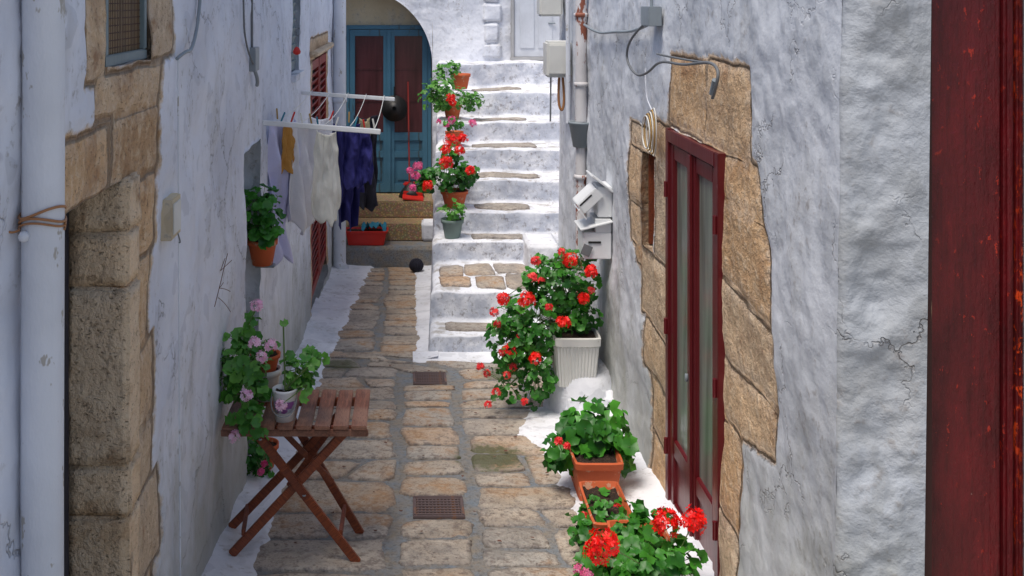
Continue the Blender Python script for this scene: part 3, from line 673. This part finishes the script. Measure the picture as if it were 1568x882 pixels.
# ================= PLANTS
def leafset(pts,size,seed):
    random.seed(seed); v=[];f=[];t=[]
    for (p_,nrm,sh) in pts:
        s=size*rr(.6,1.25); z=nrm.normalized(); x=z.orthogonal().normalized(); x=Matrix.Rotation(rr(0,6.28),3,z)@x; y=z.cross(x)
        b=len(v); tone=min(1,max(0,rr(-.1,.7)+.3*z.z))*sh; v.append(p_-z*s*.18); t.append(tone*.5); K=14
        for k in range(K):
            a=2*math.pi*k/K; r=s*(1.0 if k%2 else .86)
            if k==0: r=s*.3
            r*=1+.06*rr(-1,1)
            v.append(p_+x*r*math.cos(a)+y*r*math.sin(a)+z*s*.16*math.sin(3*a+seed)); t.append(tone)
        for k in range(K): f.append((b,b+1+k,b+1+(k+1)%K))
    return v,f,t
def prism(v,f,t,a,b,r):
    d=(b-a); 
    if d.length<1e-4: return
    x=d.orthogonal().normalized()*r; y=d.normalized().cross(x).normalized()*r; s=len(v)
    for q in (a,b):
        for k in range(4):
            an=k*math.pi/2; v.append(q+x*math.cos(an)+y*math.sin(an)); t.append(.5)
    for k in range(4): f.append((s+k,s+(k+1)%4,s+4+(k+1)%4,s+4+k))
def geranium(parent,root,blobs,n,size,seed,flowers,leaf='leaf'):
    random.seed(seed); pts=[]; tot=sum(b[2] for b in blobs); sv=[];sf=[];stt=[]; root=Vector(root)
    for (c,r,w_) in blobs:
        c=Vector(c)
        for _ in range(int(n*w_/tot)):
            while True:
                d=Vector((rr(-1,1),rr(-1,1),rr(-1,1)))
                if .25<d.length<1: break
            L_=d.length; d=d.normalized()*(L_**.45)
            q=c+Vector((d.x*r[0],d.y*r[1],d.z*r[2]))
            if noise.noise(q*9+Vector((seed,0,0)))<-.16: continue
            q+=Vector((rr(-1,1),rr(-1,1),rr(-1,1)))*size*1.2
            nn=Vector((d.x,d.y,d.z))*.8+Vector((rr(-.5,.5),rr(-.9,.1),rr(.2,1.1)))
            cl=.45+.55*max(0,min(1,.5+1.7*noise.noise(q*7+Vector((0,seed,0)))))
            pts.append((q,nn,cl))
            if random.random()<.3: prism(sv,sf,stt,c+(q-c)*.2,q,.0022)
        prism(sv,sf,stt,root,c,.006)
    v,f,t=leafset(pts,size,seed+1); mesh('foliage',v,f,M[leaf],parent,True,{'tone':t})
    fv={}
    for (p_,rad_,mt) in flowers:
        p_=Vector(p_); near=min((Vector(b[0]) for b in blobs),key=lambda c:(c-p_).length)
        prism(sv,sf,stt,near+(p_-near)*.1,p_,.003)
        V,F,T=fv.setdefault(mt,([],[],[]))
        for _ in range(int(44*min(1.7,max(.5,rad_/.05)))):
            d=Vector((rr(-1,1),rr(-1,1),rr(-.55,1))).normalized(); q=p_+d*rad_*rr(.6,1); z=(d+Vector((rr(-.4,.4),rr(-.4,.4),rr(-.2,.4)))).normalized()
            x=z.orthogonal().normalized(); x=Matrix.Rotation(rr(0,6.28),3,z)@x; y=z.cross(x); s=rr(.013,.02)*(1.1 if rad_>.035 else .85); tone=random.random()
            for k in range(5):
                a=k*1.2566; b=len(V)
                for (rr_,da,up) in ((0,0,0),(.75,-.5,.15),(1.05,0,.3),(.75,.5,.15)):
                    V.append(q+(x*math.cos(a+da)+y*math.sin(a+da))*rr_*s+z*up*s); T.append(tone)
                F.append((b,b+1,b+2,b+3))
    for mt,(V,F,T) in fv.items(): mesh('flowers',V,F,M[mt],parent,False,{'tone':T})
    mesh('stems',sv,sf,M['stem'],parent,True,{'tone':stt})
def W2(px,py,Y):
    return ((px-627)*Y/1600,Y,3.25-py*Y/1600)
e=P('potted_geranium',(1.25,8,.7))
def trough(parent,x0,x1,y0,y1,z0,z1,mat,taper=.82,ribs=0):
    cx_,cy_=(x0+x1)/2,(y0+y1)/2
    v=[];f=[]
    def ring(k,z,ins=0,nor=0): 
        hx=(x1-x0)/2*k-ins; hy=(y1-y0)/2*k-ins
        out=[];N=13
        per=[(-1,-1),(1,-1),(1,1),(-1,1)]
        for s in range(4):
            a=per[s];b=per[(s+1)%4]
            for i in range(N*2):
                t=i/(N*2); rx=a[0]+(b[0]-a[0])*t; ry=a[1]+(b[1]-a[1])*t
                m_=(.006 if i%2 else -.002) if ribs and not nor else 0
                L=math.hypot(rx,ry); fx=1-.04*max(0,L-1.2)/.2
                out.append((cx_+rx*(hx*fx+m_),cy_+ry*(hy*fx+m_),z))
        return out
    H=z1-z0; R_=[]
    for (k,z,fl,ins) in ((taper,z0,0,0),(taper+(1-taper)*.1,z0+H*.1,0,0),(taper+(1-taper)*.8,z0+H*.8,0,0),(taper+(1-taper)*.82,z0+H*.82,1,0),(1.03,z0+H*.84,1,0),(1.05,z1-.004,1,0),(1.0,z1,1,.006),(.96,z0+H*.7,1,.02)):
        R_.append(ring(k,z,ins,fl))
    n=len(R_[0])
    for r_ in R_: v+=r_
    for j in range(len(R_)-1):
        for i in range(n): k=(i+1)%n; f.append((j*n+i,j*n+k,(j+1)*n+k,(j+1)*n+i))
    f.append(tuple(range(n-1,-1,-1))); mesh('planter',v,f,mat,parent,False)
    soilpatch(parent,x0+.015,x1-.015,y0+.015,y1-.015,z1-.03)
trough(e,1.08,1.42,7.75,8.3,.36,.74,M['whitepl'],.82,1)
bb('feet',1.14,1.36,7.85,8.2,.33,.36,M['whitepl'],e)
F=lambda L,Y,mt,r=.045:[(W2(x,y,Y+rr(-.15,.15)),r*rr(.75,1.15),mt) for (x,y) in L]
geranium(e,(1.22,8,.75),[(W2(862,435,8.0),(.26,.2,.2),2.2),(W2(880,410,8.1),(.16,.16,.16),.8),(W2(820,495,7.95),(.29,.24,.22),2.8),(W2(785,525,7.9),(.19,.2,.22),1.6),(W2(822,570,7.85),(.13,.2,.24),1.6),(W2(780,590,7.85),(.12,.12,.1),.5),(W2(885,480,8),(.15,.16,.12),1.0),(W2(850,400,8),(.12,.12,.08),.3),(W2(810,430,8),(.1,.12,.08),.3)],1450,.034,3,
 F([(893,457),(807,460),(905,416),(873,398),(770,458),(863,494),(782,536),(820,549)],7.75,'fred',.06)+F([(757,478),(797,517),(762,497),(745,572),(735,562),(748,620),(803,615),(785,562),(768,540),(820,400),(760,600),(776,575),(830,430),(905,445),(815,425),(860,385),(840,470)],7.75,'fcoral',.032))
ped=P('plastered_ledge',(1.3,8,.1))
lathe('ledge',(1.32,8.02,g(8)-.05),[(.36,0),(.31,.06),(.28,.16),(.27,.3),(.25,.36),(.22,.385),(.01,.388)],M['white'],ped,28,.95)
roughblock('ledge_block',1.14,1.56,7.75,8.4,g(8)-.05,.325,M['white'],ped,.012,.03,.04)
e=P('potted_geranium',(1.15,6.4,.4)); 
z=g(6.4)+.04
trough(e,.98,1.26,6.15,6.65,z,z+.25,M['terra'],.80)
geranium(e,(1.13,6.4,.5),[(W2(885,685,6.4),(.16,.16,.10),1.3),(W2(915,648,6.5),(.18,.18,.11),1.2),(W2(932,690,6.4),(.13,.14,.12),1.0),(W2(862,695,6.35),(.11,.1,.07),.5)],330,.048,11,F([(855,675),(868,683)],6.2,'fcoral',.018))
e=P('potted_geranium',(1.1,5.75,.3)); z=g(5.75)+.045
trough(e,.97,1.19,5.50,5.98,z,z+.17,M['terra'],.82)
geranium(e,(1.08,5.75,.45),[(W2(925,790,5.7),(.11,.18,.06),1.3),(W2(890,800,5.65),(.07,.12,.05),.5),(W2(920,772,5.9),(.10,.10,.06),.7),(W2(955,795,5.6),(.08,.16,.06),1.0),(W2(905,820,5.5),(.09,.08,.05),.6)],330,.030,15,F([(895,790),(945,778)],5.6,'fcoral',.02))
e=P('potted_geranium',(1.15,5.2,.4)); z=g(5.2)+.04
trough(e,1.02,1.3,4.95,5.4,z,z+.2,M['terra'],.78)
geranium(e,(1.15,5.2,.6),[(W2(985,835,5.1),(.17,.16,.12),1.4),(W2(960,868,5.0),(.22,.18,.12),1.9),(W2(1030,865,5.0),(.13,.14,.1),1.1),(W2(975,795,5.2),(.07,.1,.04),.3),(W2(920,875,5.0),(.12,.12,.08),.8),(W2(1000,875,4.85),(.16,.06,.06),.7)],480,.038,19,
 F([(1020,800),(1063,797)],5.0,'fred',.066)+F([(925,832),(940,855),(915,845)],4.85,'fred',.066)+F([(888,872),(900,880)],4.85,'fmag',.035))
tb=P('folding_table',(-.6,5.68,.3)); zt=1.03
tz=zt
nS=8; xa,xb=-.985,-.215
for k in range(nS):
    w_=(xb-xa)/nS; o=bb('slat',xa+k*w_+.008,xa+(k+1)*w_-.008,5.44+rr(-.004,.004),5.96+rr(-.004,.004),tz-.022,tz+rr(-.002,.002),M['woodtop'],tb,.004)
for y in (5.49,5.88): bb('cross_rail',xa+.02,xb-.02,y,y+.03,tz-.068,tz-.0235,M['woodleg'],tb)
bb('front_apron',xa,xb,5.452,5.472,tz-.06,tz-.0245,M['woodtop'],tb)
def gz(Y): return g(Y)+.03
beam('leg',(-.80,5.49,tz-.06),(-.27,5.45,gz(5.45)-.02),.024,.045,M['woodleg'],tb)
beam('leg',(-.34,5.52,tz-.06),(-.93,5.46,gz(5.46)+.02),.024,.045,M['woodleg'],tb)
beam('leg',(-.70,5.86,tz-.06),(-.27,5.80,gz(5.8)-.02),.024,.045,M['woodleg'],tb)
beam('leg',(-.36,5.83,tz-.06),(-.99,5.79,gz(5.8)+.02),.024,.045,M['woodleg'],tb)
beam('stretcher',(-.36,5.46,gz(5.5)+.13),(-.36,5.80,gz(5.8)+.13),.02,.035,M['woodleg'],tb); beam('stretcher',(-.87,5.47,gz(5.5)+.13),(-.90,5.80,gz(5.8)+.13),.02,.035,M['woodleg'],tb)
beam('upper_stretcher',(-.55,5.5,.73),(-.55,5.84,.73),.02,.02,M['woodleg'],tb)
beam('brace',(-.72,5.6,tz-.05),(-.42,5.7,.62),.02,.03,M['woodleg'],tb); beam('brace',(-.40,5.6,tz-.05),(-.66,5.7,.60),.02,.03,M['woodleg'],tb)
for p_ in ((-.55,5.455,.66),(-.32,5.50,.95),(-.78,5.46,.95)): lathe('bolt',p_,[(.008,0),(.01,.003),(.006,.008)],M['greymetal'],tb,10)
e=P('potted_geranium',(-.67,5.6,1.1))
lathe('tin_bucket',(-.66,5.53,tz+.002),[(.05,0),(.062,.15),(.066,.155),(.066,.165),(.058,.165),(.055,.14)],M['whitemetal'],e)
lathe('bucket_label',(-.66,5.53,tz+.05),[(.0545,0),(.0605,.06)],paint('printed_label',(.45,.50,.60),.5,(.25,.08,.3),.55,(1,1,1)),e)
soilpatch(e,-.715,-.605,5.475,5.585,tz+.14,True)
tube('bucket_handle',[(-.725,5.53,tz+.15),(-.74,5.49,tz+.07),(-.66,5.45,tz+.03),(-.59,5.49,tz+.07),(-.595,5.53,tz+.15)],.0025,M['greymetal'],e)
F2=lambda L,Y,r:[(W2(x,y,Y),r,'fpink') for (x,y) in L]
geranium(e,(-.66,5.55,tz+.15),[(W2(455,565,5.6),(.09,.1,.06),.9),(W2(434,500,5.6),(.03,.04,.03),.2),(W2(478,555,5.5),(.05,.06,.05),.4),(W2(470,590,5.5),(.05,.05,.03),.25)],75,.032,31,F2([(430,620)],5.40,.03),'leafy')
e=P('potted_geranium',(-.8,5.8,1.2)); pot(e,(-.80,5.82,tz+.002),.085,.17,M['whitepl']); pot(e,(-.80,5.80,tz+.15),.082,.11,M['terra'])
geranium(e,(-.80,5.8,tz+.2),[(W2(370,560,5.6),(.14,.12,.10),1.8),(W2(360,520,5.7),(.07,.08,.05),.6),(W2(380,600,5.6),(.12,.1,.07),1.0),(W2(385,645,5.45),(.09,.08,.06),.9),(W2(400,530,5.75),(.07,.08,.04),.2),(W2(348,575,5.6),(.05,.1,.1),.7),(W2(380,500,5.7),(.05,.05,.03),.25)],340,.033,37,F2([(393,467),(390,525),(400,546),(377,605),(360,668),(415,528)],5.42,.032),'leafy')
e=P('potted_geranium',(-.97,7.1,1.6)); pot(e,(-.985,7.0,1.48),.10,.17,M['terra']); bb('pot_bracket',-1.03,-.9,6.96,7.04,1.465,1.478,M['greymetal'],e)
geranium(e,(-.96,7.0,1.65),[(W2(398,328,7.0),(.13,.14,.17),1),(W2(405,345,6.95),(.09,.1,.12),.5)],230,.036,41,[])
e=P('potted_geranium',(-.95,6.7,.3)); pot(e,(-.93,6.7,g(6.7)+.05),.09,.15,M['terra'])
geranium(e,(-.93,6.7,.45),[(W2(392,710,6.6),(.09,.1,.14),1),(W2(385,690,6.5),(.06,.07,.08),.4)],150,.026,43,F([(405,710),(400,722)],6.5,'fmag',.018))
e=P('potted_geranium',(.5,11.7,1.0)); pot(e,(.50,11.65,.94),.15,.19,M['terra'])
geranium(e,(.5,11.65,1.1),[(W2(683,270,11.6),(.30,.2,.13),2),(W2(655,275,11.5),(.14,.14,.12),.7),(W2(712,268,11.6),(.14,.14,.12),.7),(W2(690,235,11.65),(.14,.12,.12),.6)],460,.038,51,
 F([(704,230),(708,212),(683,229),(690,216),(655,285),(720,262),(684,250)],11.3,'fred',.075)+F([(628,262),(640,254),(632,288),(636,270)],11.3,'fmag',.05))
e=P('potted_plant',(.45,11.2,.8)); pot(e,(.46,11.2,.705),.12,.2,M['greypot']); geranium(e,(.46,11.2,.88),[(W2(692,322,11.15),(.13,.12,.09),1)],110,.028,53,[],'leafy')
e=P('potted_geranium',(.55,12.8,1.6)); pot(e,(.55,12.8,1.47),.11,.17,M['terra']); geranium(e,(.55,12.8,1.6),[(W2(690,188,12.7),(.16,.12,.07),1)],60,.03,55,F([(672,186),(692,184),(724,188),(683,192)],12.6,'fmag',.045))
e=P('potted_geranium',(.55,13.4,1.8)); pot(e,(.55,13.4,1.73),.12,.18,M['terra'])
geranium(e,(.55,13.4,1.9),[(W2(690,150,13.3),(.30,.18,.16),1.6),(W2(665,150,13.2),(.18,.14,.18),.8),(W2(722,155,13.3),(.16,.12,.10),.6),(W2(680,128,13.3),(.14,.12,.1),.5)],380,.036,57,F([(693,157),(690,150)],13.0,'fred',.06),'leafy')
e=P('potted_plant',(.68,13.95,2.1)); pot(e,(.68,13.9,2.07),.13,.2,M['terra']); geranium(e,(.66,13.9,2.2),[(W2(686,106,13.85),(.15,.12,.1),1),(W2(672,118,13.8),(.1,.1,.1),.4)],120,.03,59,[],'leafy')
# ================= LAUNDRY
lr=P('clothes_drying_rack',(-.6,8.5,2.4))
beam('front_bar',(-1.02,7.25,2.40),(-.2,7.25,2.335),.03,.035,M['whitemetal'],lr); beam('rear_bar',(-1.02,9.9,2.37),(-.14,9.9,2.31),.035,.035,M['whitemetal'],lr)
for k in range(5):
    X=-.92+k*.17; tube('line',[(X,7.25,2.405-.075*(X+1.02)+.018),(X,8.5,2.34-.06*(X+1)),(X,9.9,2.40-.07*(X+1.02))],.003,M['whitepl'],lr)
for k in range(12):
    X=-.97+k*.065; box('peg',(X,7.30+rr(0,.5),2.42-.075*(X+1.02)),(.012,.012,.08),[M['straw'],M['cteal'],M['redpl'],M['whitepl']][k%4],lr,(rr(-.3,.3),rr(-.4,.4),0),.002)
def garment(name,p0,p1,L,mat,folds=4,amp=.025,seed=0,round_=0,flare=0,sleeve=0):
    random.seed(seed); p0=Vector(p0);p1=Vector(p1);d=p1-p0; nn=Vector((-d.y,d.x,0)).normalized(); v=[];f=[];nu,nv=48,40
    for j in range(nv+1):
        t=j/nv
        for i in range(nu+1):
            u=i/nu; l=L*(1-round_*(2*u-1)**2*.5)+.10*nz(u*3.5,seed,0,2)
            if sleeve and (u<.2 or u>.8): l=L*sleeve
            q=p0+d*(.5+(u-.5)*(1+flare*t))
            q=q+Vector((0,0,-l*t-.03*math.sin(u*math.pi)*(1-t)))+nn*(amp*(.35+t)*math.sin(folds*2*math.pi*(u+.08*math.sin(3*t+seed)))+amp*2*nz(u*3,t*2,seed,2)+amp*.6*nz(u*8,t*5,seed,2))
            v.append(q)
    for j in range(nv):
        for i in range(nu): q=j*(nu+1)+i; f.append((q,q+1,q+nu+2,q+nu+1))
    o=mesh(name,v,f,mat); s=o.modifiers.new('s','SOLIDIFY'); s.thickness=.003; return o
garment('hanging_shirt',(-1.0,7.45,2.38),(-.84,7.75,2.37),1.0,M['clilac'],3,.03,1,.0,.0,.62)
garment('hanging_cloth',(-.90,7.5,2.37),(-.86,7.6,2.37),.38,M['cochre'],1,.02,12,.6,.3)
garment('hanging_shirt',(-.86,7.6,2.36),(-.68,7.8,2.35),.80,M['cwhite'],3,.03,2,.25,.25)
garment('hanging_towel',(-.65,7.32,2.34),(-.52,7.42,2.32),.68,M['ctowel'],1.2,.02,3,.6,.65)
garment('hanging_shirt',(-.58,7.9,2.32),(-.38,8.0,2.31),.80,M['cnavy'],3,.04,4,.15,.25,.65)
garment('hanging_trousers',(-.47,7.75,2.31),(-.29,7.8,2.30),.46,M['cnavy'],2,.03,5,.3,.3)
garment('hanging_trousers',(-.46,8.6,2.30),(-.26,8.7,2.30),.78,M['cblack'],2,.03,6,.1,.0)
garment('hanging_cloth',(-.40,8.4,2.30),(-.32,8.45,2.30),.48,M['colive'],1,.02,7,.2,.3)
garment('hanging_cloth',(-.80,8.3,2.33),(-.62,8.4,2.32),.62,M['cwhite'],2,.02,8,.2,0)
# ================= SMALL THINGS IN PASSAGE
e=P('broom',(-.02,15.2,1.2)); tube('handle',[(-.02,15.33,2.05),(0,15.1,.62)],.012,M['redwood'],e,False)
lathe('bristles',(0.03,15.1,.415),[(.19,0),(.15,.08),(.08,.17),(.02,.21)],M['black'],e,16); bb('head',-.09,.1,15.06,15.14,.56,.62,M['redpl'],e,.02)
e=P('dustpan',(.06,14.9,.4)); box('pan',(.05,14.88,.435),(.3,.2,.02),M['redpl'],e,(.15,.1,0),.01); box('pan_back',(.05,14.97,.47),(.28,.015,.07),M['redpl'],e,(0,.1,0),.006)
e=P('hanging_hat',(-.19,15.3,1.62)); 
o=lathe('brim',(0,0,0),[(.12,0),(.19,.012),(.192,.018),(.115,.02),(.10,.09),(.03,.11)],M['black'],None); o.location=(-.22,15.33,1.66); o.rotation_euler=(math.radians(85),0,0); par(o,e); tube('hook',[(-.22,15.33,1.82),(-.22,15.33,1.98)],.012,M['black'],e,False)
e=P('red_trough',(-.6,14.2,0)); trough(e,-.87,-.30,14.05,14.33,-.055,.14,M['redpl'],.85)
v=[];f=[]
for i in range(13):
    for j in range(9): v.append((-.65+.028*i,14.1+.025*j,.15+.12*nz(i*.5,j*.5,4,3)+.05*math.sin(i*.26)))
for i in range(12):
    for j in range(8): q=i*9+j; f.append((q,q+9,q+10,q+1))
mesh('cloth',v,f,M['cteal'],e)
e=P('string_ball',(.09,13.6,-.2)); 
for k in range(9):
    a=k*.35; tube('strand',[(.09+.085*math.cos(t)*math.cos(a),13.6+.085*math.cos(t)*math.sin(a),g(13.6)+.10+.075*math.sin(t)+.01*math.sin(k)) for t in [i*.5236 for i in range(13)]],.013,M['cblack'],e)
random.seed(5); v=[];f=[];t=[]
for k in range(90):
    X=rr(-.7,1.2);Y=rr(5.2,9.3);s=rr(.005,.015);b=len(v);a0=rr(0,6)
    for q in range(5): v.append((X+s*math.cos(a0+q*1.256),Y+s*rr(.4,1)*math.sin(a0+q*1.256),g(Y)+.028+.008*R())); t.append(R())
    f.append(tuple(range(b,b+5)))
mesh('fallen_petals',v,f,M['dry'],None,False,{'tone':t})
# ================= LIGHT
Wd=bpy.data.worlds.new('World'); S.world=Wd; Wd.use_nodes=True; nt=Wd.node_tree
sun=Vector((-.36,-.38,1.25)).normalized(); el=math.asin(sun.z); az=math.atan2(sun.x,sun.y)
sky=nt.nodes.new('ShaderNodeTexSky'); sky.sky_type='NISHITA'; sky.sun_disc=False; sky.sun_elevation=el; sky.sun_rotation=az; sky.dust_density=2.5; sky.air_density=1.0
bg=nt.nodes['Background']; nt.links.new(sky.outputs[0],bg.inputs[0]); bg.inputs[1].default_value=.14
L=bpy.data.lights.new('sun','SUN'); L.energy=3.0; L.angle=math.radians(24); L.color=(1,.93,.84); lo=bpy.data.objects.new('sun',L); S.collection.objects.link(lo); lo.rotation_euler=sun.to_track_quat('Z','Y').to_euler(); lo.location=(-4,-6,12)
cam=bpy.data.cameras.new('camera'); co_=bpy.data.objects.new('camera',cam); S.collection.objects.link(co_); co_.location=(0,0,3.25); co_.rotation_euler=(math.radians(90),0,0)
cam.sensor_width=36; cam.lens=36*1600/1568; cam.shift_x=157/1568; cam.shift_y=-441/1568; cam.clip_end=500; cam.clip_start=.05
S.camera=co_
S.view_settings.view_transform='Standard'; S.view_settings.look='None'; S.view_settings.exposure=0
